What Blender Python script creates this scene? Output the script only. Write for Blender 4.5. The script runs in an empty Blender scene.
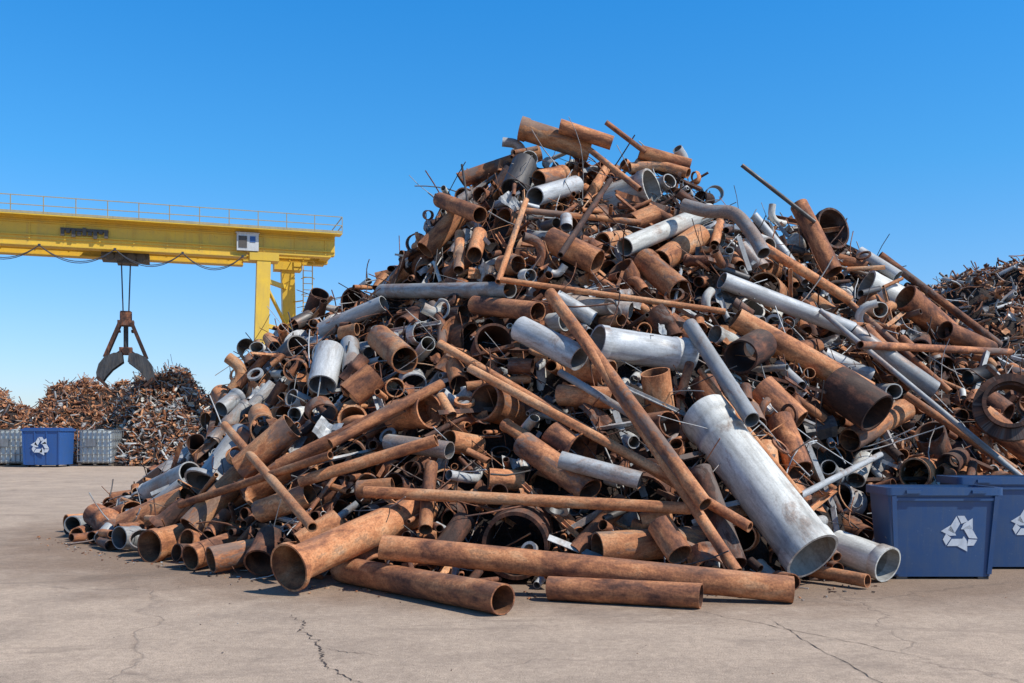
import bpy, math, random, time
import numpy as np
from mathutils import Vector
T0=time.time()
rng=np.random.default_rng(7)
random.seed(7)
scene=bpy.context.scene
# ------------------------------------------------------------ materials
def newmat(name):
    m=bpy.data.materials.new(name); m.use_nodes=True
    nt=m.node_tree; b=nt.nodes['Principled BSDF']
    return m,nt,b
def N(nt,t,**kw):
    n=nt.nodes.new(t)
    for k,v in kw.items():
        setattr(n,k,v)
    return n
def L(nt,a,b): nt.links.new(a,b)
def val(nt,sock,v):
    if hasattr(v,'is_linked'): L(nt,v,sock)
    else: sock.default_value=v
def math_(nt,op,a,b=0.0,clamp=False):
    n=N(nt,'ShaderNodeMath',operation=op,use_clamp=clamp)
    val(nt,n.inputs[0],a); val(nt,n.inputs[1],b); return n.outputs[0]
def mix(nt,f,a,b,mode='MIX'):
    n=N(nt,'ShaderNodeMixRGB',blend_type=mode)
    val(nt,n.inputs[0],f)
    for s,v in ((n.inputs[1],a),(n.inputs[2],b)):
        if hasattr(v,'is_linked'): L(nt,v,s)
        else: s.default_value=(v[0],v[1],v[2],1)
    return n.outputs[0]
def noise(nt,vec,scale,detail=6,rough=.6,dist=0):
    n=N(nt,'ShaderNodeTexNoise')
    if vec is not None: L(nt,vec,n.inputs['Vector'])
    n.inputs['Scale'].default_value=scale; n.inputs['Detail'].default_value=detail
    n.inputs['Roughness'].default_value=rough; n.inputs['Distortion'].default_value=dist
    return n.outputs['Fac']
def ramp(nt,f,stops):
    n=N(nt,'ShaderNodeValToRGB'); L(nt,f,n.inputs[0])
    cr=n.color_ramp
    while len(cr.elements)<len(stops): cr.elements.new(.5)
    for e,(p,c) in zip(cr.elements,stops):
        e.position=p
        e.color=(c,c,c,1) if not hasattr(c,'__len__') else (c[0],c[1],c[2],1)
    return n.outputs[0]
def mapping(nt,vec,sc):
    n=N(nt,'ShaderNodeMapping'); L(nt,vec,n.inputs['Vector']); n.inputs['Scale'].default_value=sc
    return n.outputs[0]
def bump(nt,b,h,strength=.4,dist=.01):
    n=N(nt,'ShaderNodeBump'); n.inputs['Strength'].default_value=strength; n.inputs['Distance'].default_value=dist
    L(nt,h,n.inputs['Height']); L(nt,n.outputs[0],b.inputs['Normal'])
def attr(nt,name): return N(nt,'ShaderNodeAttribute',attribute_name=name)
def dust(nt,col,amt,nn,c=(.34,.27,.21)):
    g=N(nt,'ShaderNodeNewGeometry'); sx=N(nt,'ShaderNodeSeparateXYZ'); L(nt,g.outputs['Normal'],sx.inputs[0])
    f=ramp(nt,sx.outputs[2],[(.45,0),(1,1)])
    f=math_(nt,'MULTIPLY',f,ramp(nt,nn,[(.4,0),(.65,1)]))
    return mix(nt,math_(nt,'MULTIPLY',f,amt),col,c)

def rust_mat(name,dark=0.0):
    m,nt,b=newmat(name)
    a=attr(nt,'lc'); t=attr(nt,'tint'); sp=N(nt,'ShaderNodeSeparateColor'); L(nt,t.outputs['Color'],sp.inputs[0])
    v=mapping(nt,a.outputs['Vector'],(1,1,.45))
    n1=noise(nt,v,3.2,6,.66,.5)
    n2=noise(nt,a.outputs['Vector'],42,3,.7)
    n3=noise(nt,v,11,4,.65)
    f=math_(nt,'ADD',math_(nt,'MULTIPLY',n1,.95),math_(nt,'MULTIPLY',n3,.5))
    f=math_(nt,'SUBTRACT',f,.20)
    f=math_(nt,'ADD',f,math_(nt,'MULTIPLY',math_(nt,'SUBTRACT',sp.outputs[0],.5+dark),.40),True)
    col=ramp(nt,f,[(.20,(.045,.026,.021)),(.34,(.13,.055,.034)),(.45,(.29,.115,.055)),(.55,(.50,.205,.088)),(.68,(.60,.31,.155)),(.85,(.62,.45,.31))])
    col=mix(nt,.75,col,ramp(nt,n2,[(.3,.5),(.6,1.05)]),'MULTIPLY')
    g=math_(nt,'ADD',math_(nt,'MULTIPLY',sp.outputs[1],.6),.75)
    cg=N(nt,'ShaderNodeCombineColor'); [L(nt,g,cg.inputs[i]) for i in range(3)]
    col=mix(nt,1,col,cg.outputs[0],'MULTIPLY')
    pn=noise(nt,v,2.1,6,.74,.6)
    p=math_(nt,'MULTIPLY',ramp(nt,pn,[(.53,0),(.57,1)]),sp.outputs[2])
    col=mix(nt,math_(nt,'MULTIPLY',p,.7),col,(.15,.12,.105))
    q=ramp(nt,n3,[(.57,0),(.60,1)])
    col=mix(nt,math_(nt,'MULTIPLY',q,.4),col,(.11,.05,.032))
    col=dust(nt,col,.26,pn)
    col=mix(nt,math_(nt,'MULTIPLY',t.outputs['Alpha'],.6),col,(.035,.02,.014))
    L(nt,col,b.inputs['Base Color'])
    b.inputs['Roughness'].default_value=.8; b.inputs['Metallic'].default_value=.0
    b.inputs['Specular IOR Level'].default_value=.3
    bump(nt,b,math_(nt,'ADD',n2,n3),.6,.006)
    return m
def galv_mat(name,base,base2,rustamt=.5,metal=.45,rough=.45):
    m,nt,b=newmat(name)
    a=attr(nt,'lc'); t=attr(nt,'tint'); sp=N(nt,'ShaderNodeSeparateColor'); L(nt,t.outputs['Color'],sp.inputs[0])
    v=mapping(nt,a.outputs['Vector'],(1,1,.5))
    n1=noise(nt,v,4,5,.65,.5); n2=noise(nt,a.outputs['Vector'],45,3,.7)
    col=mix(nt,ramp(nt,n1,[(.35,0),(.65,1)]),base,base2)
    g=math_(nt,'ADD',math_(nt,'MULTIPLY',sp.outputs[0],.65),.5)
    cg=N(nt,'ShaderNodeCombineColor'); [L(nt,g,cg.inputs[i]) for i in range(3)]
    col=mix(nt,1,col,cg.outputs[0],'MULTIPLY')
    tn_=noise(nt,v,2.6,7,.74,.6)
    th=math_(nt,'ADD',tn_,math_(nt,'MULTIPLY',math_(nt,'SUBTRACT',sp.outputs[1],.5),.22))
    rm=ramp(nt,th,[(.52,0),(.62,1)])
    rc=mix(nt,ramp(nt,n2,[(.35,0),(.65,1)]),(.12,.055,.03),(.36,.17,.08))
    col=mix(nt,math_(nt,'MULTIPLY',rm,rustamt),col,rc)
    gr=ramp(nt,noise(nt,mapping(nt,a.outputs['Vector'],(2.5,2.5,.35)),5,5,.7),[(.42,0),(.7,.6)])
    col=mix(nt,gr,col,(.15,.135,.115))
    col=mix(nt,.5,col,ramp(nt,n2,[(.3,.6),(.55,1)]),'MULTIPLY')
    col=dust(nt,col,.22,tn_)
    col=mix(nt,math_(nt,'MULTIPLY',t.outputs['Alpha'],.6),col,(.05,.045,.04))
    L(nt,col,b.inputs['Base Color'])
    b.inputs['Metallic'].default_value=metal
    L(nt,ramp(nt,n1,[(.3,rough-.08),(.7,rough+.2)]),b.inputs['Roughness'])
    bump(nt,b,n1,.3,.008)
    return m
def paint_mat(name,col,rough=.5,wear=.35,wearcol=(.12,.05,.025),dirt=(.16,.13,.10),sc=1.0):
    m,nt,b=newmat(name)
    tc=N(nt,'ShaderNodeTexCoord'); o=tc.outputs['Object']
    n1=noise(nt,o,2.2*sc,7,.65,.3); n2=noise(nt,o,14*sc,6,.75); n3=noise(nt,mapping(nt,o,(6,6,.5)),2*sc,4,.6)
    c=mix(nt,ramp(nt,n1,[(.3,0),(.8,.45)]),col,dirt)
    c=mix(nt,ramp(nt,n3,[(.5,0),(.75,.35)]),c,dirt)
    c=mix(nt,math_(nt,'MULTIPLY',ramp(nt,n2,[(.62,0),(.67,1)]),wear),c,wearcol)
    L(nt,c,b.inputs['Base Color']); b.inputs['Roughness'].default_value=rough
    bump(nt,b,n1,.15,.01)
    return m
M={}
M['R']=rust_mat('rusted_steel')
M['D']=rust_mat('dark_rusted_steel',.42)
M['G']=galv_mat('galvanised_steel',(.56,.575,.575),(.38,.40,.41),.6,.12,.52)
M['W']=galv_mat('pale_coated_pipe',(.72,.71,.65),(.56,.56,.51),.6,.0,.6)
M['B']=galv_mat('blackened_steel',(.10,.10,.105),(.05,.05,.055),.35,.4,.5)
MK=['R','D','G','W','B']
# ------------------------------------------------------------ mesh accumulator
class Acc:
    def __init__(s): s.V=[];s.F=[];s.M=[];s.LC=[];s.T=[];s.S=[];s.n=0
    def add(s,v,faces,mat,lc=None,tint=None,smooth=True):
        v=np.asarray(v,float).reshape(-1,3); m=len(v)
        if lc is None: lc=v
        if tint is None: tint=np.tile([.5,.5,.5,0.],(m,1))
        tint=np.asarray(tint,float)
        if tint.ndim==1: tint=np.tile(tint,(m,1))
        s.V.append(v); s.LC.append(np.asarray(lc,float).reshape(-1,3)); s.T.append(tint)
        for f in faces:
            f=np.asarray(f,int)
            s.F.append(f+s.n); s.M.append(np.full(len(f),mat)); s.S.append(np.full(len(f),smooth))
        s.n+=m
    def build(s,name,mats,parent=None,loc=None):
        me=bpy.data.meshes.new(name)
        V=np.concatenate(s.V).astype(np.float32)
        if loc is not None: V=V-np.array(loc,np.float32)
        tot=np.concatenate([np.full(len(f),f.shape[1]) for f in s.F]); idx=np.concatenate([f.ravel() for f in s.F])
        me.vertices.add(len(V)); me.vertices.foreach_set('co',V.ravel())
        me.loops.add(len(idx)); me.loops.foreach_set('vertex_index',idx.astype(np.int32))
        me.polygons.add(len(tot)); me.polygons.foreach_set('loop_start',(np.cumsum(tot)-tot).astype(np.int32))
        me.polygons.foreach_set('material_index',np.concatenate(s.M).astype(np.int32))
        me.polygons.foreach_set('use_smooth',np.concatenate(s.S).astype(bool))
        me.update(calc_edges=True)
        a=me.attributes.new('lc','FLOAT_VECTOR','POINT'); a.data.foreach_set('vector',np.concatenate(s.LC).astype(np.float32).ravel())
        a=me.attributes.new('tint','FLOAT_COLOR','POINT'); a.data.foreach_set('color',np.concatenate(s.T).astype(np.float32).ravel())
        for m in mats: me.materials.append(m)
        o=bpy.data.objects.new(name,me); scene.collection.objects.link(o)
        if loc is not None: o.location=loc
        if parent is not None: o.parent=parent
        return o
def unit(a): a=np.asarray(a,float); return a/max(math.sqrt(float((a*a).sum())),1e-9)
def cross(a,b): return np.array([a[1]*b[2]-a[2]*b[1],a[2]*b[0]-a[0]*b[2],a[0]*b[1]-a[1]*b[0]])
_gq={}
def gridq(k,n,off=0,rev=False):
    if (k,n) not in _gq:
        i=np.arange(k-1)[:,None]; j=np.arange(n)[None]; j2=(j+1)%n
        _gq[(k,n)]=np.stack([i*n+j,i*n+j2,(i+1)*n+j2,(i+1)*n+j],-1).reshape(-1,4)
    q=_gq[(k,n)]+off
    return q[:,::-1] if rev else q
def tube(acc,P,R,wall,n,mat,tint,tilt=(0,0),oval=1.0,wob=0.0):
    P=np.asarray(P,float); k=len(P); R=np.broadcast_to(np.asarray(R,float),(k,)).copy()
    d=np.diff(P,axis=0); dl=np.linalg.norm(d,axis=1); dl[dl<1e-9]=1e-9; dn=d/dl[:,None]
    T=np.vstack([dn[:1],dn[:-1]+dn[1:],dn[-1:]]) if k>2 else np.vstack([dn,dn])
    T/=np.maximum(np.linalg.norm(T,axis=1,keepdims=True),1e-9)
    ref=np.array([0,0,1.]) if abs(T[0,2])<.9 else np.array([1.,0,0])
    Nn=np.zeros((k,3)); Nn[0]=unit(cross(T[0],ref))
    for i in range(1,k): Nn[i]=unit(Nn[i-1]-Nn[i-1].dot(T[i])*T[i])
    B=np.cross(T,Nn)
    s=np.concatenate([[0],np.cumsum(dl)])
    a=np.arange(n)/n*2*math.pi+rng.uniform(0,6); ca=np.cos(a); sa=np.sin(a)
    dirs=(ca[None,:,None]*Nn[:,None]*oval+sa[None,:,None]*B[:,None]/oval)
    rr=R[:,None]*np.ones((1,n))
    if wob>0:
        ph=rng.uniform(0,6,4)
        rr=rr*(1+wob*(np.sin(2*a+ph[0]+s[:,None]*1.3)+.6*np.sin(3*a+ph[1]-s[:,None]*2.1)))
    O=P[:,None]+rr[:,:,None]*dirs
    def lcof(r):
        lc=np.zeros((k,n,3)); lc[...,0]=r*ca; lc[...,1]=r*sa; lc[...,2]=s[:,None]; return lc
    off=rng.uniform(0,60,3)
    e0=(tilt[0]*R[0]*np.cos(a+1))[:,None]*T[0]; e1=(tilt[1]*R[-1]*np.cos(a+2))[:,None]*T[-1]
    O[0]+=e0; O[-1]+=e1
    tint=np.asarray(tint,float)
    if wall is None:
        acc.add(O,[gridq(k,n)],mat,lcof(rr)+off,tint)
        acc.add(O[[0,-1]],[np.arange(n)[None,::-1],np.arange(n)[None]+n],mat,lcof(rr)[[0,-1]]+off,tint,False)
        return
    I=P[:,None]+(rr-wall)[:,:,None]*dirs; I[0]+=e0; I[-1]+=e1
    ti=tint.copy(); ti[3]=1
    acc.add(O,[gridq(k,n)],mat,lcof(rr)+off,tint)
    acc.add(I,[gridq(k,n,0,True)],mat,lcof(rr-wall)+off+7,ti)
    C=np.concatenate([O[0],I[0],O[-1],I[-1]]); lo=lcof(rr)+off
    CL=np.concatenate([lo[0],lo[0],lo[-1],lo[-1]])
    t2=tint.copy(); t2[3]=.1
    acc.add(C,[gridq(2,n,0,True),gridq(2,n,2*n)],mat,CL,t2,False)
def boxv(c,sz,ax=None):
    c=np.asarray(c,float); h=np.asarray(sz,float)/2
    if ax is None: ax=np.eye(3)
    p=[]
    for z in (-1,1):
        for x,y in ((-1,-1),(1,-1),(1,1),(-1,1)): p.append(c+ax[0]*h[0]*x+ax[1]*h[1]*y+ax[2]*h[2]*z)
    return np.array(p)
BOXF=np.array([[0,3,2,1],[4,5,6,7],[0,1,5,4],[1,2,6,5],[2,3,7,6],[3,0,4,7]])
def box(acc,c,sz,mat=0,ax=None,tint=None):
    v=boxv(c,sz,ax); v=v[BOXF].reshape(-1,3)
    acc.add(v,[np.arange(24).reshape(6,4)],mat,None,tint,False)
def beam(acc,p,q,w,h,mat=0,tint=None,up=(0,0,1)):
    p=np.asarray(p,float);q=np.asarray(q,float); t=unit(q-p); u=np.asarray(up,float)
    if abs(t.dot(u))>.95: u=np.array([1.,0,0])
    x=unit(np.cross(t,u)); z=np.cross(x,t)
    box(acc,(p+q)/2,(np.linalg.norm(q-p),w,h),mat,np.array([t,x,z]),tint)
# ------------------------------------------------------------ heap shape (world metres)
RX=[-7.4,-7.1,-6.7,-5.8,-5.2,-4.75,-3.9,-3.0,-1.96,-1.43,-.56,.14,1.54,2.6,3.3,4.17,5.9,6.6,7.3,9.0,12,14.5]
RZ=[0,.3,.5,1.2,1.75,2.8,3.6,4.15,4.9,5.45,6.1,6.75,6.65,6.2,5.95,5.6,5.1,4.45,3.75,2.85,1.5,0]
BX=[-9,-8,-7,-6,-4.5,-3.6,-2.4,-1,1,3,3.8,4.5,9,14]
BY=[16.8,16.3,15.3,14,12.6,11.9,10.7,10.3,10.1,10.1,11.0,12.3,12.6,16]
YR=17.5
def H(x,y):
    x=np.asarray(x,float); y=np.asarray(y,float)
    R=np.interp(x,RX,RZ); yb=np.interp(x,BX,BY)
    t=np.clip((y-yb)/(YR-yb),0,1); bk=np.clip(1-(y-YR)/8,0,1)
    g=np.where(y<YR,t+.04*np.sin(math.pi*t),bk)
    lum=.16*np.sin(x*1.7+y*.9)+.12*np.sin(x*3.1-y*2.3+1)+.08*np.sin(x*5.3+y*4.1)
    return R*g+lum*np.clip(g*3,0,1)*np.clip(R/3,0,1)
_xs=np.arange(-11,17,.04); _ys=np.arange(7,28,.04); _X,_Y=np.meshgrid(_xs,_ys); _HG=H(_X,_Y)
def Hs(x,y):
    i=int((y-7)/.04+.5); j=int((x+11)/.04+.5)
    i=min(max(i,0),len(_ys)-1); j=min(max(j,0),len(_xs)-1); return float(_HG[i,j])
def Hn(x,y):
    e=.16; return unit([-(Hs(x+e,y)-Hs(x-e,y))/(2*e),-(Hs(x,y+e)-Hs(x,y-e))/(2*e),1])
CAMH=1.6
# ------------------------------------------------------------ capsule bookkeeping
MAXC=9000
CA=np.zeros((MAXC,3));CB=np.zeros((MAXC,3));CR=np.zeros(MAXC);CM=np.zeros((MAXC,3));CL_=np.zeros(MAXC); cn=0
def reg(a,b,r):
    global cn
    CA[cn]=a;CB[cn]=b;CR[cn]=r;CM[cn]=(np.asarray(a)+b)/2;CL_[cn]=np.linalg.norm(np.asarray(b)-a)/2; cn+=1
def gap(a,b,r):
    """smallest clearance to any registered pipe (negative = overlap)"""
    m=(a+b)/2; hl=math.sqrt(float(((b-a)**2).sum()))/2
    dm=CM[:cn]-m; near=np.nonzero((dm*dm).sum(1)<(CL_[:cn]+CR[:cn]+hl+r)**2)[0]
    if len(near)==0: return 9
    k=max(3,int(hl*2/.12)+1); s=np.linspace(0,1,k)[:,None]; Q=a+(b-a)*s
    A=CA[near];D=CB[near]-A; dd=np.maximum((D*D).sum(1),1e-9)
    w=Q[:,None]-A[None]; t=np.clip((w*D[None]).sum(2)/dd,0,1)
    v=w-t[:,:,None]*D[None]
    dist=np.sqrt((v*v).sum(2))-CR[near]
    return dist.min()-r
# ------------------------------------------------------------ placed pipes
def prof(a,b,r,style,k=6):
    """centre line + radius profile for straight pipes with fittings"""
    a=np.asarray(a,float);b=np.asarray(b,float);Ln=np.linalg.norm(b-a)
    s=list(np.linspace(0,1,k)); R=[r]*k
    def ins(lo,hi,rad):
        nonlocal s,R
        pts=[(x,y) for x,y in zip(s,R) if x<lo-1e-4 or x>hi+1e-4]
        e=.004/Ln
        if lo>0: pts+=[(lo,r)]
        pts+=[(lo+e if lo>0 else lo,rad),(hi-e if hi<1 else hi,rad)]
        if hi<1: pts+=[(hi,r)]
        pts.sort(); s=[p[0] for p in pts]; R=[p[1] for p in pts]
    if style=='bell':     # flared start
        w=min(.5*r*2/Ln,.3)
        s=[0,w*.25,w*.45,w*.7,w,.5,1]; R=[r*1.36,r*1.36,r*1.2,r*1.05,r,r,r]
    if style=='collar': ins(0,min(.35*r*2/Ln,.2),r*1.10); 
    if style=='collar2': ins(0,min(.3*r*2/Ln,.2),r*1.07); ins(1-min(.3*r*2/Ln,.2),1,r*1.09); ins(.80,.83,r*1.05)
    if style=='flange': ins(0,min(.03/Ln,.1),r*1.5)
    if style=='mid': ins(.45,.45+min(.2/Ln,.2),r*1.15)
    P=a+(b-a)*np.array(s)[:,None]
    return P,np.array(R)
TR={'R':(.10,.80),'D':(.1,.7),'G':(.15,1),'W':(.4,1),'B':(.2,.9)}
def rtint(m):
    lo,hi=TR[m]; return [rng.uniform(lo,hi),rng.uniform(.05,.95),float(rng.random()<.45),0]
def pipe(acc,a,b,r,m,style='',n=None,tint=None,wall=None,wob=.006,tilt=None,oval=None):
    P,R=prof(a,b,r,style,6 if wob>.005 else 2)
    if n is None: n=20 if r<.12 else 32
    tube(acc,P,R,wall or max(.012,r*.11),n,MK.index(m),tint or rtint(m),tilt if tilt is not None else tuple(rng.uniform(-.12,.12,2)),oval or 1+rng.uniform(-.03,.03),wob)
HM=[M[k] for k in MK]
# foreground pipes, each its own object:  name, start, end, radius, material, style, tint
FG=[
('flared_rusty_pipe',(-2.23,9.98,.275),(-1.0,11.6,.78),.19,'R','bell',[.60,.7,0,0]),
('rusty_steel_pipe',(-.08,8.85,.145),(-1.85,10.85,.145),.14,'R','',[.34,.4,0,0]),
('rusty_steel_pipe',(2.67,9.5,.13),(-1.33,10.2,.46),.125,'R','',[.38,.6,0,0]),
('rusty_steel_pipe',(1.74,9.2,.12),(.36,9.67,.12),.115,'D','',[.75,.7,0,0]),
('large_pale_pipe',(3.13,10.4,.335),(2.30,11.9,1.82),.29,'W','collar2',[.9,.42,0,0]),
('pale_pipe',(4.06,10.8,.2),(3.70,11.35,.34),.18,'W','collar',[.85,.3,0,0]),
('rusty_steel_pipe',(-7.33,16.45,.15),(-6.7,17.1,.16),.145,'R','',[.70,.9,0,0]),
('rusty_steel_pipe',(-4.55,12.55,.20),(-3.95,13.7,.34),.19,'R','collar',[.5,.5,0,0]),
('rusty_steel_pipe',(-3.78,11.75,.16),(-3.3,12.5,.3),.15,'R','',[.42,.5,0,0]),
('rusty_steel_pipe',(-3.45,11.45,.17),(-2.75,12.0,.27),.155,'R','',[.52,.6,1,0]),
('rusty_steel_pipe',(3.68,10.35,.09),(3.2,10.95,.13),.07,'R','',[.55,.6,0,0]),
]
for nm,a,b,r,m,st,ti in FG:
    ac=Acc(); pipe(ac,a,b,r,m,st,48,ti,wob=.008)
    o=ac.build(nm,HM,loc=tuple((np.array(a)+b)/2)); reg(a,b,r*(1.2 if st=='bell' else 1.04))
# pipes lying on the heap face, world centimetres: x,y,z start, x,y,z end, radius mm
PLACED='''175 1223 237 198 1268 116 181 R
106 1252 276 231 1297 262 215 G collar2
-211 1621 393 -3 1371 359 118 G
-308 1619 330 -201 1569 367 127 G
301 1434 382 507 1493 317 123 G
498 1466 312 612 1447 225 127 G
489 1705 552 530 1647 428 150 R
230 1640 565 168 1685 551 306 W collar
556 1727 518 532 1772 509 335 D collar
165 1462 435 323 1640 526 141 W
14 1717 687 134 1717 649 190 R collar
81 1689 682 169 1689 653 121 R
311 1394 323 497 1396 220 156 R
479 1311 188 438 1356 228 290 D
635 1615 383 718 1654 330 212 R
668 1421 188 735 1392 125 169 R
526 1511 319 598 1484 234 149 R
14 1172 149 86 1100 99 156 R
-35 1237 201 10 1282 189 225 R collar
-100 1214 190 -147 1259 184 200 R collar
10 1284 297 83 1227 254 165 G
3 1062 42 12 1125 52 365 D
89 1046 42 211 1091 45 169 R
-573 1582 70 -467 1451 105 170 G
-410 1274 42 -360 1325 106 168 R
-352 1294 115 -284 1291 172 176 R
298 1305 262 339 1365 283 226 D
579 1386 164 620 1431 93 210 D
156 1442 401 213 1487 319 207 R
55 1435 440 120 1401 402 184 R
196 1470 414 234 1391 359 182 R collar
-52 1412 344 34 1314 322 134 R
-265 1454 284 -266 1401 230 198 G
-337 1588 298 -387 1633 263 230 B
-146 1361 262 -196 1481 304 192 R
-151 1215 151 -73 1170 142 106 G
59 1230 209 123 1199 204 133 R
-212 1309 212 -181 1321 239 184 R
53 1099 133 138 1079 111 101 G
331 1237 179 343 1190 118 156 R
558 1421 196 455 1347 153 163 R
296 1577 475 224 1511 421 182 R
220 1721 647 306 1721 623 121 R
-141 1618 459 -86 1645 522 163 R
-49 1532 497 -119 1656 549 127 R
105 1660 575 36 1566 533 158 G
155 1048 66 171 1019 38 136 R
-52 1100 67 -80 1058 29 120 D
-195 1131 64 -236 1115 37 146 R
-306 1214 67 -240 1189 89 144 R
210 1115 121 230 1030 26 124 D
793 1659 301 694 1603 328 151 R
49 1282 341 197 1020 89 80 R
82 1210 281 223 990 24 60 R
-96 1339 282 245 1030 65 59 R
-53 1258 244 190 1069 104 55 R
-163 1109 97 187 1049 83 65 R
231 1298 303 271 1130 177 95 G
-404 1406 174 -210 1052 63 57 R
-286 1232 122 -133 1207 195 89 R
-250 1180 105 -87 1147 154 71 R
-209 1151 150 -86 1228 223 62 R
-16 1359 371 287 1346 326 42 R
12 1511 500 199 1552 490 46 R
-19 1371 370 21 1489 510 43 R
450 1460 342 654 1282 105 39 G
546 1388 216 668 1328 114 55 R
321 1115 92 487 1322 134 40 G
383 1667 610 505 1667 515 35 B
232 1235 240 319 1106 94 34 R
522 1615 394 642 1466 223 52 R
487 1399 286 817 1641 296 60 R
158 1608 570 65 1346 402 43 D
-86 1714 623 -68 1613 515 20 B
160 1704 693 227 1704 642 45 R
132 1694 643 205 1602 553 49 R
-432 1302 69 -208 1145 137 49 R
146 1140 177 59 1228 237 47 G
391 1577 460 534 1580 373 80 R
631 1715 469 837 1715 314 69 R'''
acc=Acc()
for line in PLACED.split('\n'):
    t=line.split(); v=[float(q) for q in t[:7]]; m=t[7]; st=t[8] if len(t)>8 else ''
    a=np.array(v[:3])/100; b=np.array(v[3:6])/100; rr=v[6]/1000
    reg(a,b,rr); ti=rtint(m)
    if m=='R': ti[0]=rng.uniform(.25,.72)
    pipe(acc,a,b,rr,m,st,None if rr<.2 else 40,ti)
def bent(acc,pts,r,m,n=16,sub=6):
    pts=np.asarray(pts,float); out=[]
    k=len(pts)
    for i in range(k-1):
        p0=pts[max(i-1,0)];p1=pts[i];p2=pts[i+1];p3=pts[min(i+2,k-1)]
        for t in np.linspace(0,1,sub,endpoint=False):
            out.append(.5*((2*p1)+(-p0+p2)*t+(2*p0-5*p1+4*p2-p3)*t*t+(-p0+3*p1-3*p2+p3)*t**3))
    out.append(pts[-1]); tube(acc,out,r,r*.12,n,MK.index(m),rtint(m))
# ------------------------------------------------------------ packed fill of loose pipes
def colour(x,z):
    q=rng.random()
    if z<1.3 and x<1: q=q*.85
    if q<.52: return 'R'
    if q<.69: return 'D'
    if q<.86: return 'G'
    if q<.95: return 'W'
    return 'B'
stages=[(450,.19,.28,.5,1.3,.95),(6500,.11,.18,.4,1.7,.95),(15000,.06,.11,.3,1.5,.85),(11000,.025,.06,.25,1.4,.65)]
cnt=0
for tries,r0,r1,l0,l1,dep in stages:
    for _ in range(tries):
        x=rng.uniform(-7.2,12); yb=float(np.interp(x,BX,BY)); 
        if r0>.1 and rng.random()<.15: x=rng.uniform(-6.9,-2)
        y=rng.uniform(yb-.1,19.0 if rng.random()<.93 else 22)
        h=Hs(x,y)
        if h<.12: continue
        r=rng.uniform(r0,r1); Ln=l0+(l1-l0)*rng.random()**1.4
        if h<.6 and x<-5 and r>.19: continue
        dd=rng.uniform(r*.2,dep) if h>1 else rng.uniform(-.1,h)
        z=max(h-dd,r+.01)
        nn=Hn(x,y); q=rng.random()
        t1=unit(cross(nn,[0,0,1.])) if nn[2]<.99 else np.array([1.,0,0]); t2=cross(nn,t1)
        if q<.58:
            an=rng.uniform(0,math.pi*2); d=unit(t1*math.cos(an)+t2*math.sin(an)+nn*rng.normal(0,.16))
        else:
            d=unit([rng.normal(0,.5),-1,rng.normal(-.05,.35)]); Ln*=.6
        c=np.array([x,y,z]); a=c-d*Ln/2; b=c+d*Ln/2
        for e in (a,b):
            if e[2]<r+.005: e[2]=r+.005
        ha=a[2]-Hs(a[0],a[1]); hb=b[2]-Hs(b[0],b[1]); lim=.20+(.3 if rng.random()<.12 else 0)
        if max(ha,hb)>lim and not(h<.9 and max(a[2],b[2])<h+.25): continue
        if x>3.6 and min(a[1],b[1])-r<12.0 : continue
        if max(a[0],b[0])+r>3.75 and min(a[1],b[1])-r<12.55 and max(a[0],b[0])<7 and x>3.5: continue
        if gap(a,b,r)<-.16*r: continue
        reg(a,b,r); cnt+=1
        m=colour(x,z)
        st=['','','','','','collar','mid','flange','bell','collar'][rng.integers(10)] if r>.06 else ''
        if st in('flange','bell') and rng.random()<.5: st=''
        n=24 if r>.12 else (16 if r>.065 else 9)
        if r<.1 and Ln>.6 and rng.random()<.22:
            side=unit(cross(d,nn))*rng.uniform(-.22,.22)*Ln
            tube(acc,[a,a+(b-a)*.35+side*.75,(a+b)/2+side,a+(b-a)*.65+side*.8,b],r,r*.14,n,MK.index(m),rtint(m))
        else:
            pipe(acc,a,b,r,m,st,n,None,max(.006,r*rng.uniform(.07,.14)),.004 if r<.12 else .012,tuple(rng.uniform(-.35,.35,2)) if rng.random()<.3 else None,1+(rng.uniform(-.22,.22) if rng.random()<.2 else rng.uniform(-.03,.03)))
        if cn>=MAXC-5: break
print('fill pipes',cnt,'time',time.time()-T0)
pile=bpy.data.objects.new('scrap_pipe_pile',None); scene.collection.objects.link(pile)
pile.location=(1,15,0)
def child(ac,name,mats,par):
    o=ac.build(name,mats); o.parent=par; o.location=-Vector(par.location); return o
child(acc,'pipes',HM,pile)
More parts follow.
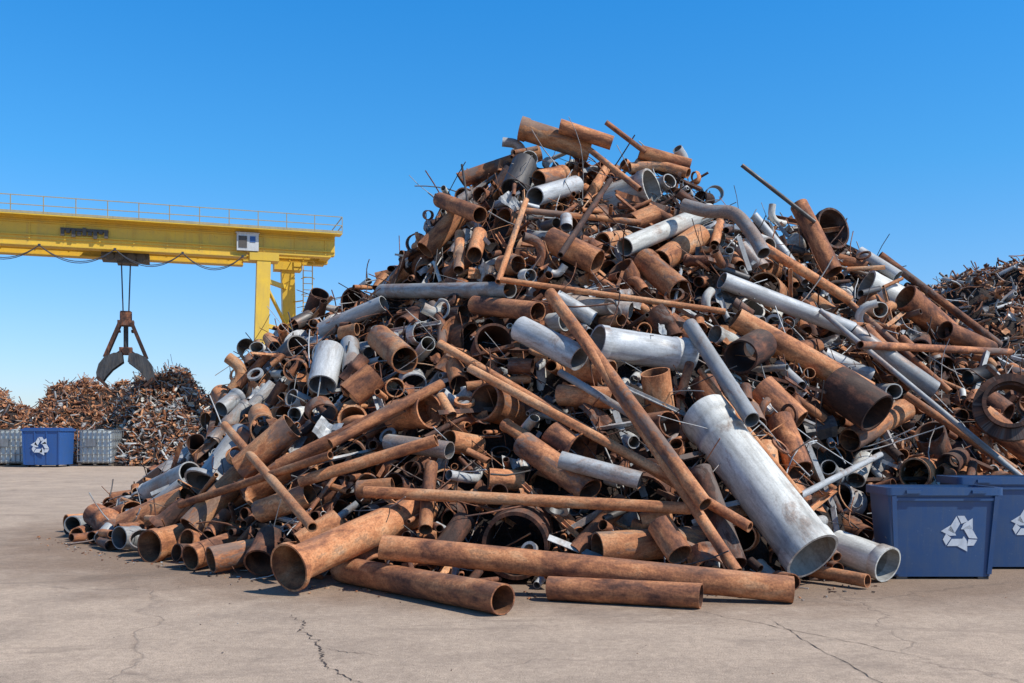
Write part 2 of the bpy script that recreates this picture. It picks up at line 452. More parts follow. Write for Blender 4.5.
# ------------------------------------------------------------ bits : wire, bar, sheet, angle iron
def wire(acc,c,d,Ln,r,m,curl=.5,n=4,k=8):
    d=unit(d); p=np.array(c,float)-d*Ln/2; pts=[p]; cur=rng.normal(0,curl,3)
    for i in range(k-1):
        cur=cur*.7+rng.normal(0,curl,3)*.5
        d=unit(d+cur/k*1.8); p=p+d*Ln/(k-1); pts.append(p)
    pts=np.array(pts); pts[:,2]=np.maximum(pts[:,2],r+.004)
    tube(acc,pts,r,None,n,MK.index(m),rtint(m))
def sheet(acc,c,nn,w,l,m,crump=.12,k=6):
    nn=unit(nn); t=unit(cross(nn,rng.normal(0,1,3))); b=cross(nn,t)
    U,V=np.meshgrid(np.linspace(-.5,.5,k),np.linspace(-.5,.5,k)); ph=rng.uniform(0,6,4); cv=rng.uniform(-1.2,1.2)
    z=crump*w*(np.sin(U*5+ph[0])+np.sin(V*6+ph[1]+U*3)+.5*np.sin(U*11+ph[2]))+cv*w*U*U+rng.normal(0,crump*w*.12,U.shape)
    P=c+U[...,None]*w*t+V[...,None]*l*b+z[...,None]*nn
    P=P.reshape(-1,3); P[:,2]=np.maximum(P[:,2],.012)
    i,j=np.meshgrid(np.arange(k-1),np.arange(k-1),indexing='ij'); q=np.stack([i*k+j,i*k+j+1,(i+1)*k+j+1,(i+1)*k+j],-1).reshape(-1,4)
    lc=np.stack([U*w,V*l,z],-1).reshape(-1,3)+rng.uniform(0,50,3)
    acc.add(P,[q],MK.index(m),lc,rtint(m),False)
def angle(acc,p,q,w,m):
    ti=rtint(m); t=unit(np.asarray(q)-p); x=unit(cross(t,rng.normal(0,1,3))); z=cross(t,x)
    c=(np.asarray(p)+q)/2; Ln=np.linalg.norm(np.asarray(q)-p); th=.012
    box(acc,c,(Ln,w,th),MK.index(m),np.array([t,x,z]),ti); box(acc,c+x*(w/2+th/2)*1.0+z*(w/2-th/2),(Ln,th,w),MK.index(m),np.array([t,x,z]),ti)
bits=Acc()
def rp(dmin,dmax,ymax=19.5):
    while True:
        x=rng.uniform(-7.0,12); yb=float(np.interp(x,BX,BY)); y=rng.uniform(yb,ymax); h=Hs(x,y)
        if h>.3: break
    return np.array([x,y,max(h-rng.uniform(dmin,dmax),.06)]),Hn(x,y)
def clear(c):
    # keep loose bits out of the pipes
    return gap(np.array(c,float),np.array(c,float)+[0,0,.01],.02)>.0
for _ in range(1900):
    c,nn=rp(.03,.5); d=unit(rng.normal(0,1,3)); d=unit(d-nn*d.dot(nn)*.8)
    wire(bits,c,d,rng.uniform(.4,1.6),rng.uniform(.004,.012),'DDRGBG'[rng.integers(6)],.5,4,7)
for _ in range(150):
    c,nn=rp(-.1,.2); d=unit(nn*rng.uniform(.5,1)+rng.normal(0,.6,3))
    wire(bits,c,d,rng.uniform(.3,.9),rng.uniform(.004,.010),'DDRBBG'[rng.integers(6)],.35,4,6)
for _ in range(1400):
    c,nn=rp(.08,.55)
    if not clear(c): continue
    sheet(bits,c,unit(nn+rng.normal(0,.55,3)),rng.uniform(.08,.30),rng.uniform(.12,.42),'RDGGRBGD'[rng.integers(8)])
for _ in range(600):
    c,nn=rp(.03,.5); d=unit(rng.normal(0,1,3)); d=unit(d-nn*d.dot(nn)*.9); Ln=rng.uniform(.3,1.5)
    a=c-d*Ln/2;b=c+d*Ln/2
    if min(a[2],b[2])<.06: continue
    angle(bits,a,b,rng.uniform(.03,.08),'RRDGG'[rng.integers(5)])
bent(bits,[(2.62,15.3,5.12),(2.95,15.1,4.98),(3.3,14.9,4.9),(3.5,14.6,4.55),(3.6,14.3,4.2)],.10,'G')
for _ in range(170):
    c,nn=rp(-.02,.25); r=rng.uniform(.04,.10); d=unit(rng.normal(0,1,3)); e=unit(cross(d,rng.normal(0,1,3))); R_=r*rng.uniform(1.8,3)
    if not clear(c): continue
    an=np.linspace(0,math.pi/2,8); pts=[c+d*R_*math.sin(t)+e*R_*(1-math.cos(t)) for t in an]
    pts=[pts[0]-d*R_*.7]+pts+[pts[-1]+e*R_*.7]; pts=np.array(pts); pts[:,2]=np.maximum(pts[:,2],r+.01)
    m='RRGWD'[rng.integers(5)]; tube(bits,pts,r,r*.13,16,MK.index(m),rtint(m))
def ring(acc,c,nn,r,w,dep,m,n=48):
    nn=unit(nn); tube(acc,[c-nn*dep/2,c+nn*dep/2],r,w,n,MK.index(m),rtint(m),(0,0),1.0)
ring(bits,np.array([6.35,12.75,1.95]),[-.35,-1,.25],.44,.15,.09,'D')
ring(bits,np.array([6.38,12.85,1.97]),[-.35,-1,.25],.33,.05,.4,'D')
for _ in range(70):
    c,nn=rp(-.02,.1); ring(bits,c+nn*.05,unit(nn+rng.normal(0,.8,3)),rng.uniform(.07,.17),rng.uniform(.03,.05),rng.uniform(.02,.06),'RDDG'[rng.integers(4)],24)
child(bits,'bars_wire_and_sheet',HM,pile)
def coremat():  # opaque core, near-black colour stands in for shade in gaps between pieces
    m,nt,b=newmat('gap_shade_core'); tc=N(nt,'ShaderNodeTexCoord')
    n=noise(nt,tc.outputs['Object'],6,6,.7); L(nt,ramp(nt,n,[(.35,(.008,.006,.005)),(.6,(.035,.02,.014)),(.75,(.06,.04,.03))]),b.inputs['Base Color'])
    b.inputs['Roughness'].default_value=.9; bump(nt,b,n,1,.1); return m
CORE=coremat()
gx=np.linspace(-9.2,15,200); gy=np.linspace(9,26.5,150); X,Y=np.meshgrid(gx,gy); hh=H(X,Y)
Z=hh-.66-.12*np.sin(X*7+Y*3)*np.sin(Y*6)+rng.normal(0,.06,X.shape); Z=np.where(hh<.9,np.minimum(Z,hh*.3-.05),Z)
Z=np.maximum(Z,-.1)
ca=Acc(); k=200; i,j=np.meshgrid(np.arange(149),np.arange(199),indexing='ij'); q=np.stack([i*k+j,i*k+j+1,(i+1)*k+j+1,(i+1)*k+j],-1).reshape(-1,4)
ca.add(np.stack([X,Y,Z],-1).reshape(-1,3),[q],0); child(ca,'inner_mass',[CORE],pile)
print('pile done',time.time()-T0)
# ------------------------------------------------------------ background scrap heaps
def bgheap(name,cx,cy,rx,ry,h,n,mats,size,seed):
    r_=np.random.default_rng(seed); ph=r_.uniform(0,6,6)
    def hf(x,y):
        u=(x-cx)/rx; v=(y-cy)/ry; a=np.arctan2(v,u); rr=np.sqrt(u*u+v*v)*(1+.10*np.sin(3*a+ph[0])+.06*np.sin(5*a+ph[1]))
        b=np.clip(1-rr,0,1); return h*np.minimum(b*1.15,1)**.9*(1+.07*np.sin(x*1.1+ph[2])+.06*np.sin(x*2.3+y+ph[3]))*np.where(rr<1,1,0)*(1-.18*np.clip(1-rr*3,0,1))
    par=bpy.data.objects.new(name,None); scene.collection.objects.link(par); par.location=(cx,cy,0)
    A=Acc(); g=70; X,Y=np.meshgrid(np.linspace(cx-rx*1.2,cx+rx*1.2,g),np.linspace(cy-ry*1.2,cy+ry*1.2,g))
    Z=hf(X,Y)-size*.5+r_.normal(0,size*.18,X.shape); Z=np.maximum(Z,-.05)
    i,j=np.meshgrid(np.arange(g-1),np.arange(g-1),indexing='ij'); q=np.stack([i*g+j,i*g+j+1,(i+1)*g+j+1,(i+1)*g+j],-1).reshape(-1,4)
    A.add(np.stack([X,Y,Z],-1).reshape(-1,3),[q],0); child(A,'heap_core',[CORE],par)
    A=Acc(); c=0
    while c<n:
        x=r_.uniform(cx-rx,cx+rx); y=r_.uniform(cy-ry,cy+ry*.5); z=float(hf(x,y))
        if z<.1: continue
        c+=1; m=mats[r_.integers(len(mats))]; P=np.array([x,y,max(z-r_.uniform(-.15,.5)*size,.05)]); d=unit(r_.normal(0,1,3)*[1,1,.6]); t=r_.random()
        if t<.5: wire(A,P,d,size*r_.uniform(.8,2.8),size*r_.uniform(.03,.08),m,1.1,4,6)
        elif t<.8: sheet(A,P,r_.normal(0,1,3),size*r_.uniform(.3,.8),size*r_.uniform(.4,1.2),m,.16,4)
        else:
            e=d*size*r_.uniform(.4,1.3); a=P-e;b=P+e; a[2]=max(a[2],.1);b[2]=max(b[2],.1)
            tube(A,[a,b],size*r_.uniform(.08,.2),size*.03,8,MK.index(m),rtint(m))
    child(A,'scrap_pieces',HM,par)
bgheap('scrap_metal_heap',-31.0,74,6.8,7,6.4,3400,'RRRRRDG',.40,1)
bgheap('scrap_metal_heap',-19.4,57,5.0,6,5.6,4000,'RDRGGRRW',.36,2)
bgheap('scrap_metal_heap',-41.5,80,6,7,5.6,1500,'RRDRG',.5,3)
bgheap('scrap_metal_heap',17.2,34,9,9,8.2,7000,'DDRGGRRG',.36,4)
bgheap('scrap_metal_heap',-14,74,5,6,4.5,600,'RDDRG',.5,5)
print('heaps done',time.time()-T0)
# ------------------------------------------------------------ ground
def groundmat():
    m,nt,b=newmat('worn_concrete_yard'); tc=N(nt,'ShaderNodeTexCoord'); o=tc.outputs['Object']
    big=noise(nt,o,.22,5,.6,.5); mid=noise(nt,o,1.3,7,.68,.3); fine=noise(nt,o,14,6,.75); grit=noise(nt,o,90,3,.7)
    c=mix(nt,ramp(nt,big,[(.35,0),(.65,1)]),(.53,.405,.30),(.44,.34,.255))
    c=mix(nt,math_(nt,'MULTIPLY',ramp(nt,mid,[(.42,0),(.66,1)]),.55),c,(.30,.23,.175))
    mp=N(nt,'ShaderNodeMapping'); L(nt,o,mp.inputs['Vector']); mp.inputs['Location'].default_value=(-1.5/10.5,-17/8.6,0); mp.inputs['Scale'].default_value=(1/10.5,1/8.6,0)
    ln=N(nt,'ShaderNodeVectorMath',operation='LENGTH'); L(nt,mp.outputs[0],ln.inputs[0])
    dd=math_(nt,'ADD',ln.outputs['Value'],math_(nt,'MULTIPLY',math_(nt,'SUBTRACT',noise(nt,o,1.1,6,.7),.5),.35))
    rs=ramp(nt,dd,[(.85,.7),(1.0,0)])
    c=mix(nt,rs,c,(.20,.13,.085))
    c=mix(nt,.75,c,ramp(nt,fine,[(.3,.66),(.62,1.12)]),'MULTIPLY')
    c=mix(nt,.9,c,ramp(nt,grit,[(.33,.45),(.5,1.0),(.72,1.3)]),'MULTIPLY')
    st=noise(nt,mapping(nt,o,(.5,1.4,1)),.6,7,.72,1.2)
    c=mix(nt,math_(nt,'MULTIPLY',ramp(nt,st,[(.56,0),(.68,1)]),.5),c,(.17,.13,.10))
    v=N(nt,'ShaderNodeTexVoronoi',feature='DISTANCE_TO_EDGE'); 
    dn=N(nt,'ShaderNodeTexNoise'); dn.inputs['Scale'].default_value=1.5; dn.inputs['Detail'].default_value=7; L(nt,o,dn.inputs['Vector'])
    vm=N(nt,'ShaderNodeVectorMath',operation='MULTIPLY_ADD'); L(nt,dn.outputs['Color'],vm.inputs[0]); vm.inputs[1].default_value=(.9,.9,0); L(nt,o,vm.inputs[2])
    L(nt,vm.outputs[0],v.inputs['Vector']); v.inputs['Scale'].default_value=.23
    cr=ramp(nt,v.outputs['Distance'],[(0,1),(.0025,.5),(.005,0)])
    cr=math_(nt,'MULTIPLY',cr,ramp(nt,noise(nt,o,.35,3,.5),[(.45,0),(.55,1)]))
    c=mix(nt,math_(nt,'MULTIPLY',cr,.4),c,(.12,.09,.07))
    L(nt,c,b.inputs['Base Color']); b.inputs['Roughness'].default_value=.92; b.inputs['Specular IOR Level'].default_value=.25
    h=math_(nt,'ADD',math_(nt,'MULTIPLY',fine,.6),math_(nt,'MULTIPLY',grit,.5)); h=math_(nt,'SUBTRACT',h,math_(nt,'MULTIPLY',cr,.5))
    bump(nt,b,h,.6,.02); return m
g=Acc(); g.add([(-1500,-300,0),(1500,-300,0),(1500,3000,0),(-1500,3000,0)],[np.array([[0,1,2,3]])],0,None,None,False)
ground=g.build('ground',[groundmat()])
m_cr,nt,b=newmat('crack_dirt'); b.inputs['Base Color'].default_value=(.07,.05,.04,1); b.inputs['Roughness'].default_value=1
cr=Acc()
def crack(p,q,w,jag=.12,k=46):
    p=np.array(p,float);q=np.array(q,float); t=unit(np.append(q-p,0))[:2]; nrm=np.array([-t[1],t[0]]); off=0; Lp=[];Rp=[]
    for i in range(k):
        s=i/(k-1); off=off*.86+rng.normal(0,jag*.35); c=p+(q-p)*s+nrm*off; ww=w*rng.uniform(.25,1.2)*(1-.7*abs(2*s-1)**3)
        Lp.append((*(c+nrm*ww/2),.004)); Rp.append((*(c-nrm*ww/2),.004))
    qd=np.array([[i,i+1,k+i+1,k+i] for i in range(k-1)])[:,::-1]; cr.add(Lp+Rp,[qd],0,None,None,False)
crack((-1.95,8.9),(-1.0,6.3),.016,.07,80); crack((-1.45,7.5),(-.95,7.25),.008,.05,20); crack((-1.0,6.35),(-1.2,5.2),.014,.05)
crack((2.2,8.8),(2.5,5.4),.009,.03); crack((1.5,9.4),(3.0,7.1),.010,.03,60)
co=cr.build('ground_cracks',[m_cr]); co.parent=ground
# fine grit around the heap foot
db=Acc()
for _ in range(420):
    if rng.random()<.75:
        x=rng.uniform(-7.5,4.5); y=np.interp(x,BX,BY)-abs(rng.normal(0,.25)); s=rng.uniform(.005,.018)
    else: x=rng.uniform(-7,6); y=rng.uniform(4.8,12); s=rng.uniform(.003,.006)
    m='RDDRBG'[rng.integers(6)]
    a=rng.uniform(0,6); c=np.array([x,y,.004+s*.3]); ax=np.array([[math.cos(a),math.sin(a),0],[-math.sin(a),math.cos(a),0],[0,0,1]])
    v=boxv(c,(s*rng.uniform(1,3),s*rng.uniform(.6,1.6),s*.6),ax)+rng.normal(0,s*.18,(8,3)); v[:,2]=np.maximum(v[:,2],.002)
    db.add(v,[BOXF],MK.index(m),None,rtint(m),False)
db.build('scrap_debris',HM)
# ------------------------------------------------------------ recycling symbol
def recyc(acc,c,ux,uy,size,mat):
    """three chasing folded arrows, flat decal mesh"""
    c=np.asarray(c,float);ux=np.asarray(ux,float);uy=np.asarray(uy,float)
    def put(poly):
        P=np.array([c+ux*x*size+uy*y*size for x,y in poly]); acc.add(P,[np.arange(len(P))[None]],mat,None,None,False)
    for k in range(3):
        a=math.radians(120*k); R2=lambda p:(p[0]*math.cos(a)-p[1]*math.sin(a),p[0]*math.sin(a)+p[1]*math.cos(a))
        put([R2(p) for p in [(-.62,.18),(-.30,.0),(-.02,.50),(-.22,.88)]][::-1])
        put([R2(p) for p in [(-.16,.90),(.18,.90),(.36,.62),(.04,.50)]][::-1])
        put([R2(p) for p in [(.16,.50),(.60,.78),(.62,.22),(.02,.22)]][::-1])
m_white=paint_mat('worn_white_print',(.66,.69,.72),.6,.7,(.03,.09,.22),(.25,.30,.38),3)
m_blue=paint_mat('weathered_blue_plastic',(.016,.068,.19),.38,.5,(.12,.17,.24),(.075,.105,.15),1.8)
m_dark,nt,b=newmat('black_rubber'); b.inputs['Base Color'].default_value=(.02,.02,.022,1); b.inputs['Roughness'].default_value=.7
def rbox_taper(acc,x0,x1,y0,y1,z0,z1,tx,ty,mat,n=5,rc=.06,flip=False,top=1.0,cap=True):
    """rounded-corner tapered shell, tx/ty = inset at the bottom"""
    def ringp(ins,insy,z):
        pts=[]; X0=x0+ins;X1=x1-ins;Y0=y0+insy;Y1=y1-insy
        for cx,cy,a0 in ((X1-rc,Y0+rc,-90),(X1-rc,Y1-rc,0),(X0+rc,Y1-rc,90),(X0+rc,Y0+rc,180)):
            for i in range(n): a=math.radians(a0+90*i/(n-1)); pts.append((cx+rc*math.cos(a),cy+rc*math.sin(a),z))
        return pts
    k=4*n; rows=[]; K=8
    for i in range(K):
        s=i/(K-1); rows+=ringp(tx*(1-s),ty*(1-s),z0+(z1-z0)*s)
    acc.add(rows,[gridq(K,k,0,flip)],mat)
    if cap:
        acc.add(rows[:k],[np.arange(k)[None,::-1] if not flip else np.arange(k)[None]],mat,None,None,False)
    return rows
def bin_(name,x0,x1,y0,y1,h):
    A=Acc(); cx=(x0+x1)/2; cy=(y0+y1)/2
    rbox_taper(A,x0+.03,x1-.03,y0+.03,y1-.03,.03,h-.03,.07,.06,0)
    rbox_taper(A,x0+.055,x1-.055,y0+.055,y1-.055,.30,h-.005,.05,.04,0,flip=True)
    rbox_taper(A,x0,x1,y0,y1,h-.085,h,0,0,0,cap=False)
    def annul(z,a,b_,up):
        def rp_(d):
            pts=[]
            for px,py,a0 in ((x1-d-.06,y0+d+.06,-90),(x1-d-.06,y1-d-.06,0),(x0+d+.06,y1-d-.06,90),(x0+d+.06,y0+d+.06,180)):
                for i in range(5): t=math.radians(a0+90*i/4); pts.append((px+.06*math.cos(t),py+.06*math.sin(t),z))
            return pts
        A.add(rp_(a)+rp_(b_),[gridq(2,20,0,not up)[:, ::-1]],0,None,None,False)
    annul(h,0,.055,False); annul(h-.085,0,.04,True)
    for fx in (.06,.94):
        X=x0+(x1-x0)*fx
        beam(A,(x0+(x1-x0)*(fx*.9+.05),y0+.088,.06),(X,y0+.018,h-.09),.05,.03,0,up=(0,1,0))
    box(A,(cx,y0+.03,h-.13),(x1-x0-.12,.03,.03),0)
    for fx in (.22,.78): box(A,(x0+(x1-x0)*fx,y0-.012,h-.045),(.16,.03,.035),0)
    for fx in (.15,.85):
        for yy in (y0+.14,y1-.14): box(A,(x0+(x1-x0)*fx,yy,.02),(.12,.1,.04),1)
    return A.build(name,[m_blue,m_dark,m_white],loc=(cx,cy,0))
def bin_full(x0,x1,y0,y1,h):
    par=bpy.data.objects.new('recycling_bin',None); scene.collection.objects.link(par); par.location=((x0+x1)/2,(y0+y1)/2,0)
    o=bin_('bin_body',x0,x1,y0,y1,h); o.parent=par; o.location=(0,0,0)
    S=Acc(); tilt=.06/(h-.06)
    uy=unit([0,-tilt,1]); ux=np.array([1.,0,0]); zc=h*.50; yc=y0+.03+.06*(1-(zc-.03)/(h-.06))-.006
    recyc(S,((x0+x1)/2+.14*(x1-x0),yc,zc),ux,uy,.22,0)
    child(S,'recycling_symbol',[m_white],par)
    D=Acc()
    for _ in range(26):
        c=np.array([rng.uniform(x0+.2,x1-.2),rng.uniform(y0+.2,y1-.2),h*rng.uniform(.45,.72)]); d=unit(rng.normal(0,1,3)*[1,1,.25])
        ln=rng.uniform(.1,.16); pipe(D,c-d*ln,c+d*ln,rng.uniform(.025,.05),'RDG'[rng.integers(3)],'',10)
    child(D,'scrap_inside',HM,par)
bin_full(4.13,5.42,11.0,11.72,1.02)
bin_full(5.28,6.62,11.82,12.5,1.10)
# ------------------------------------------------------------ far containers
def ibc(cx,cy):
    par=bpy.data.objects.new('ibc_tank',None); scene.collection.objects.link(par); par.location=(cx,cy,0)
    w=1.75;d=1.5;h=1.85
    m1=paint_mat('milky_plastic',(.55,.60,.60),.4,.1,(.3,.3,.3),(.30,.32,.31),1); m2=galv_mat('cage_steel',(.40,.42,.43),(.3,.31,.32),.2)
    A=Acc(); rbox_taper(A,cx-w/2+.06,cx+w/2-.06,cy-d/2+.06,cy+d/2-.06,.2,h-.12,0,0,0,rc=.12)
    rbox_taper(A,cx-w/2+.06,cx+w/2-.06,cy-d/2+.06,cy+d/2-.06,h-.12,h-.05,-.0,-.0,0,rc=.12)
    box(A,(cx,cy,h-.06),(w-.3,d-.3,.05),0); tube(A,[(cx,cy,h-.05),(cx,cy,h+.05)],.16,None,20,0,(.5,.5,.5,0))
    C=Acc(); t=.04
    for i in range(8):
        x=cx-w/2+w*i/7
        for y in (cy-d/2,cy+d/2): beam(C,(x,y,.2),(x,y,h),t,t)
    for i in range(1,6):
        y=cy-d/2+d*i/6
        for x in (cx-w/2,cx+w/2): beam(C,(x,y,.2),(x,y,h),t,t)
    for z in (.25,.62,1.0,1.4,h):
        for y in (cy-d/2-.03,cy+d/2+.03): beam(C,(cx-w/2,y,z),(cx+w/2,y,z),t,t)
        for x in (cx-w/2-.03,cx+w/2+.03): beam(C,(x,cy-d/2,z),(x,cy+d/2,z),t,t)
    box(C,(cx-.2,cy-d/2-.06,1.2),(.55,.01,.35))
    Pp=Acc()
    for z,hh in ((.03,.05),(.17,.04)): 
        for i in range(5): box(Pp,(cx,cy-d/2+d*(i+.5)/5,z),(w,.2,hh))
    for i in (-1,0,1): box(Pp,(cx+i*(w/2-.1),cy,.10),(.14,d,.09))
    child(A,'tank',[m1],par); child(C,'cage',[m2],par); child(Pp,'pallet',[paint_mat('grey_wood',(.16,.13,.10))],par)
ibc(-25.6,51.5); ibc(-21.3,51.8); ibc(-27.8,52.5)
par=bpy.data.objects.new('blue_recycling_container',None); scene.collection.objects.link(par); cx,cy=-23.3,50.3; par.location=(cx,cy,0)
A=Acc(); m_b2=paint_mat('blue_container_paint',(.02,.09,.30),.45,.3,(.12,.05,.03),(.05,.09,.16),.8)
w,d,h=1.86,1.7,1.95
rbox_taper(A,cx-w/2,cx+w/2,cy-d/2,cy+d/2,.12,h-.15,.05,.05,0,rc=.05)
box(A,(cx,cy,h-.10),(w+.1,d+.1,.12),0); box(A,(cx,cy,h-.02),(w-.1,d-.1,.06),0)
for fx in (-1,-.33,.33,1): beam(A,(cx+fx*(w/2-.08),cy-d/2+.05,.15),(cx+fx*(w/2-.03),cy-d/2-.01,h-.16),.07,.05,0,up=(0,1,0))
for fx in (-1,1):
    for fy in (-1,1): tube(A,[(cx+fx*.7-.04,cy+fy*.6,.07),(cx+fx*.7+.04,cy+fy*.6,.07)],.07,None,16,1,(.5,.5,.5,0))
S=Acc(); recyc(S,(cx,cy-d/2-.04,1.05),(1,0,0),(0,0,1),.50,0)
child(A,'body',[m_b2,m_dark],par); child(S,'recycling_symbol',[m_white],par)
# ------------------------------------------------------------ gantry crane
m_y=paint_mat('crane_yellow_paint',(.74,.47,.03),.5,.5,(.18,.08,.03),(.36,.24,.08),.5)
m_st=paint_mat('dark_machinery',(.05,.045,.04),.6,.4)
m_wh=paint_mat('cabinet_white',(.6,.62,.62),.5,.2)
m_wire,nt,b=newmat('cable_black'); b.inputs['Base Color'].default_value=(.03,.035,.05,1); b.inputs['Roughness'].default_value=.6
E=np.array([-9.27,55.5,0.]); dv=unit([16.33,5.5,0]); pv=np.array([-dv[1],dv[0],0])   # pv points to the far girder
UP=np.array([0,0,1.])
def G(s,p,z): return E-dv*s+pv*p+UP*z
AX=np.array([dv,pv,UP])
crane=bpy.data.objects.new('gantry_crane',None); scene.collection.objects.link(crane); crane.location=tuple(G(12,0,0))
A=Acc(); SL=46; S0=.8
for p in (-1.3,1.3):
    LL=SL-S0; cs=(SL+S0)/2
    box(A,G(cs,p,11.72),(LL,.55,.98),0,AX)
    for s0,s1 in ((5.4,SL-5),):
        box(A,G((s0+s1)/2,p,11.10),(s1-s0,.45,.28),0,AX); box(A,G((s0+s1)/2,p,10.93),(s1-s0,.75,.06),0,AX)
    box(A,G(3.2,p,11.17),(4.4,.62,.08),0,AX)
    box(A,G(cs,p,12.245),(LL,.85,.07),0,AX)
    for s in np.arange(S0+.5,SL,1.6): box(A,G(s,p-.29,11.72),(.06,.05,.96),0,AX)
    box(A,G(cs,p-.32,12.05),(LL,.05,.05),0,AX); box(A,G(cs,p-.33,11.42),(LL,.06,.06),0,AX)
for s in (S0+.3,SL-.3): box(A,G(s,0,11.75),(.5,2.1,.85),0,AX)
def leg(s0,p,s1,z1=0.5,w=.85):
    beam(A,G(s0,p,11.0),G(s1,p*1.9,z1),w,.7,0,up=tuple(dv))
for s in (3.0,38):
    leg(s+1.5,-1.3,s+1.9); leg(s,1.3,s-.4)
    for p,ss in ((-1.3,s+1.5),(1.3,s)): box(A,G(ss,p,10.95),(1.5,1.0,.42),0,AX)
    for z in (9.8,7.4,5,2.6):
        f=(11-z)/10.5
        beam(A,G(s+1.5+.4*f,-1.3*(1+.9*f),z),G(s-.4*f,1.3*(1+.9*f),z),.22,.22,0)
    for z in (9.8,7.4,5):
        f=(11-z)/10.5; f2=(11-z+2.4)/10.5
        beam(A,G(s+1.5+.4*f,-1.3*(1+.9*f),z),G(s-.4*f2,1.3*(1+.9*f2),z-2.4),.14,.14,0)
    beam(A,G(s+2.0,-3.4,.45),G(s-.5,3.4,.45),.6,.5,0)
    for o in (-.25,.25): beam(A,G(s-1.0+o,.3,1),G(s-1.0+o,.3,12.2),.05,.05,0)
    for z in np.arange(1.2,12.1,.35): beam(A,G(s-1.25,.3,z),G(s-.75,.3,z),.035,.035,0)
    for z in np.arange(3,12.1,.9):
        an=np.linspace(0,math.pi,7); pts=[G(s-1.0+.35*math.cos(t),.3-.6*math.sin(t),z) for t in an]
        for q1,q2 in zip(pts[:-1],pts[1:]): beam(A,q1,q2,.04,.03,0)
    beam(A,G(s-.75,.3,9),G(s-.2,1.3,9),.06,.06,0)
for p in (-1.85,1.85):
    box(A,G((SL+S0)/2-.1,p,12.30),(SL-S0+.4,.75,.05),0,AX)
R_=Acc(); e0=S0-.3
for p in (-2.2,2.2):
    for z in (12.75,13.2): beam(R_,G(e0,p,z),G(SL,p,z),.04,.04,0)
    beam(R_,G(e0,p,12.40),G(SL,p,12.40),.03,.12,0)
    for s in np.arange(e0,SL,1.45): beam(R_,G(s,p,12.3),G(s,p,13.22),.04,.04,0)
for z in (12.75,13.2): beam(R_,G(e0,-2.2,z),G(e0,2.2,z),.04,.04,0)
child(A,'girders_and_legs',[m_y],crane)
child(R_,'railing',[paint_mat('rail_paint',(.42,.36,.20))],crane)
A=Acc(); SG=11.35
box(A,G(SG,0,12.42),(2.6,3.3,.2),1,AX)
box(A,G(SG,0,10.80),(2.3,1.5,.35),1,AX); box(A,G(SG-.1,-.2,10.57),(1.0,1.0,.3),1,AX)
for o in (-.75,-.3,.3,.75): tube(A,[G(SG+o,-.85,10.7),G(SG+o,-.70,10.7)],.22,None,16,1,(.5,.5,.5,0))
for o in (-1,1): beam(A,G(SG+o,-.5,10.9),G(SG+o,-.5,12.4),.15,.12,1)
box(A,G(13.2,-1.64,11.78),(2.2,.10,.14),1,AX)
for i in range(9): box(A,G(12.2+i*.25,-1.70,11.62+.08*math.sin(i*2)),(.17,.12,.28+.12*math.cos(i*3)),1,AX)
box(A,G(5.35,-1.72,11.65),(1.1,.25,.9),2,AX); box(A,G(5.6,-1.86,11.65),(.42,.03,.6),1,AX); box(A,G(5.1,-1.86,11.8),(.28,.03,.3),3,AX)
beam(A,G(5.35,-1.9,12.12),G(5.35,-1.5,12.12),1.2,.04,2)
child(A,'trolley_and_cabinet',[m_y,m_st,m_wh,m_b2],crane)
A=Acc()
s=5.6
while s<40:
    w_=rng.uniform(2.9,3.6)
    for sag in (.78,.70):
        pts=[G(s+w_*t,-1.75,10.9-sag*(1-(2*t-1)**2)) for t in np.linspace(0,1,14)]
        tube(A,pts,.022,None,5,0,(.5,.5,.5,0))
    box(A,G(s,-1.75,10.9),(.12,.1,.12),0,AX); s+=w_
for o in (-.22,.22):
    for p in (-.25,.25): tube(A,[G(SG+o,p,10.6),G(SG+o*.6,p,7.8)],.025,None,6,0,(.5,.5,.5,0))
child(A,'cables',[m_wire],crane)
A=Acc()
t0=(.15,.2,0,0)
GS=.90
def g3(x,y,z): return G(SG-x*GS,y*GS,4.1+(z-4.1)*GS)
tube(A,[g3(-.32,0,8.15),g3(.32,0,8.15)],.26,None,20,0,t0); 
for y in (-.42,.42): box(A,g3(0,y,8.05),(.5,.06,.68),0,AX)
box(A,g3(0,0,7.75),(.8,.86,.26),0,AX)
tube(A,[g3(0,0,7.7),g3(0,0,6.2)],.12,None,12,1,t0); box(A,g3(0,0,6.15),(.63,.8,.36),0,AX); tube(A,[g3(0,-.5,6.15),g3(0,.5,6.15)],.18,None,16,0,t0)
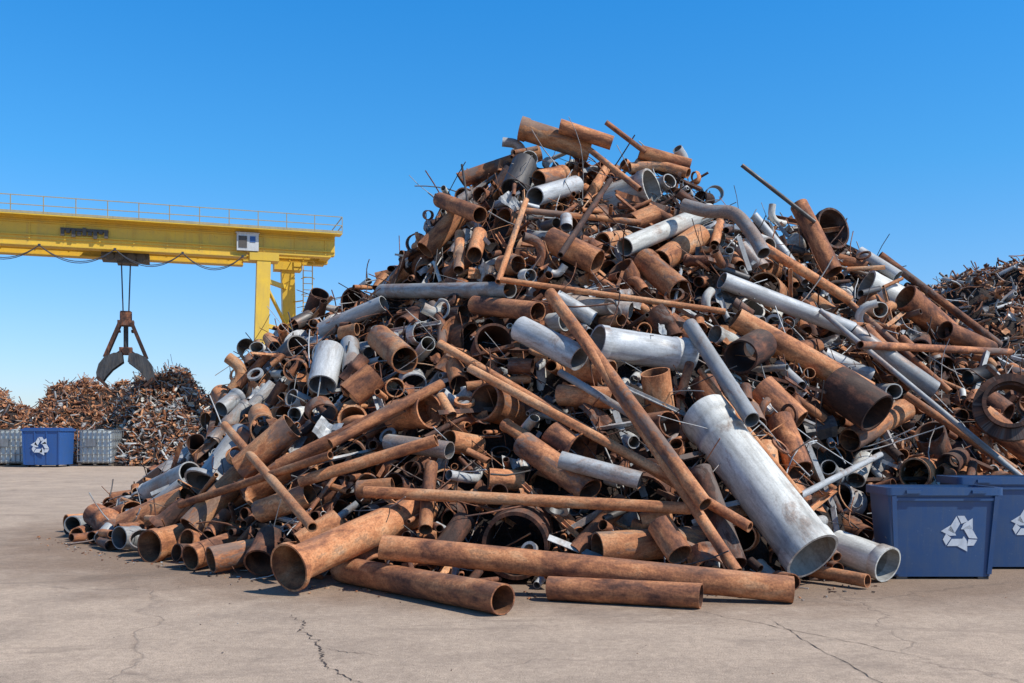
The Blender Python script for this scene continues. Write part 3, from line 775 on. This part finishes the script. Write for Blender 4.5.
for sg in (-1,1):
    for y in (-.45,.45):
        beam(A,g3(sg*.32,y,7.75),g3(sg*1.12,y*1.15,5.75),.12,.18,0,t0); beam(A,g3(sg*.2,y*.6,6.15),g3(sg*.95,y*1.0,5.6),.1,.16,0,t0)
    beam(A,g3(sg*.35,-.45,7.3),g3(sg*.35,.45,7.3),.1,.1,0,t0)
    prof_=[(.18,6.02),(.62,6.0),(1.1,5.78),(1.42,5.35),(1.55,4.85),(1.50,4.45),(1.25,4.28)]
    W=.72
    ring_=[(x*sg,z) for x,z in prof_]
    Vv=[g3(x,-W,z) for x,z in ring_]+[g3(x,W,z) for x,z in ring_]; k=len(ring_)
    A.add(Vv,[np.array([[i,i+1,k+i+1,k+i] for i in range(k-1)])],1,None,t0,True)
    Vi=[g3(x*.96,-W*.96,z-.05) for x,z in ring_]+[g3(x*.96,W*.96,z-.05) for x,z in ring_]
    A.add(Vi,[np.array([[i,i+1,k+i+1,k+i] for i in range(k-1)])[:,::-1]],1,None,t0,True)
    poly=prof_+[(1.05,4.62),(.7,5.05),(.12,5.5)]
    for y in (-W,W,-W+.06,W-.06):
        P_=[g3(x*sg,y,z) for x,z in poly]; A.add(P_,[np.arange(len(P_))[None]],1,None,t0,False)
    for y in np.linspace(-W,W,5): beam(A,g3(1.5*sg,y,4.6),g3(1.0*sg,y,4.12),.1,.14,0,t0)
child(A,'clamshell_grab',[M['D'],M['B']],crane)
# ------------------------------------------------------------ light, world, camera
el=math.radians(49); S=Vector((.84,-.42,0)).normalized()*math.cos(el)+Vector((0,0,math.sin(el)))
sd=bpy.data.lights.new('sun','SUN'); sd.energy=5.0; sd.angle=math.radians(.5); sd.color=(1,.95,.87)
so=bpy.data.objects.new('sun',sd); scene.collection.objects.link(so); so.rotation_euler=S.to_track_quat('Z','Y').to_euler(); so.location=(20,-10,30)
w=bpy.data.worlds.new('World'); scene.world=w; w.use_nodes=True; nt=w.node_tree
bg=nt.nodes['Background']; sk=nt.nodes.new('ShaderNodeTexSky'); sk.sky_type='NISHITA'; sk.sun_disc=False
sk.sun_elevation=el; sk.sun_rotation=math.atan2(S.x,S.y); sk.air_density=1.0; sk.dust_density=.3; sk.ozone_density=1.5
# deep clear-day blue, paler near the horizon, dark towards the zenith
tc=nt.nodes.new('ShaderNodeTexCoord'); sx=nt.nodes.new('ShaderNodeSeparateXYZ'); L(nt,tc.outputs['Generated'],sx.inputs[0])
tn=ramp(nt,sx.outputs[2],[(0,(.45,.50,.68)),(.10,(.38,.54,.74)),(.25,(.20,.60,.86)),(.42,(.11,.62,1.0)),(.75,(.16,.32,.50))])
cm=mix(nt,1,sk.outputs[0],tn,'MULTIPLY')
gn=nt.nodes.new('ShaderNodeVectorMath'); gn.operation='SCALE'; L(nt,cm,gn.inputs[0]); gn.inputs['Scale'].default_value=1.42
L(nt,gn.outputs[0],bg.inputs[0]); bg.inputs[1].default_value=.15
cd=bpy.data.cameras.new('camera'); co=bpy.data.objects.new('camera',cd); scene.collection.objects.link(co)
co.location=(0,0,CAMH); co.rotation_euler=(math.radians(90),0,0); cd.sensor_width=36; cd.lens=36*1000/1024; cd.shift_y=(435-341.5)/1024; cd.clip_end=5000
scene.camera=co
scene.view_settings.view_transform='Standard'; scene.view_settings.look='None'; scene.view_settings.exposure=0
print('total',time.time()-T0)
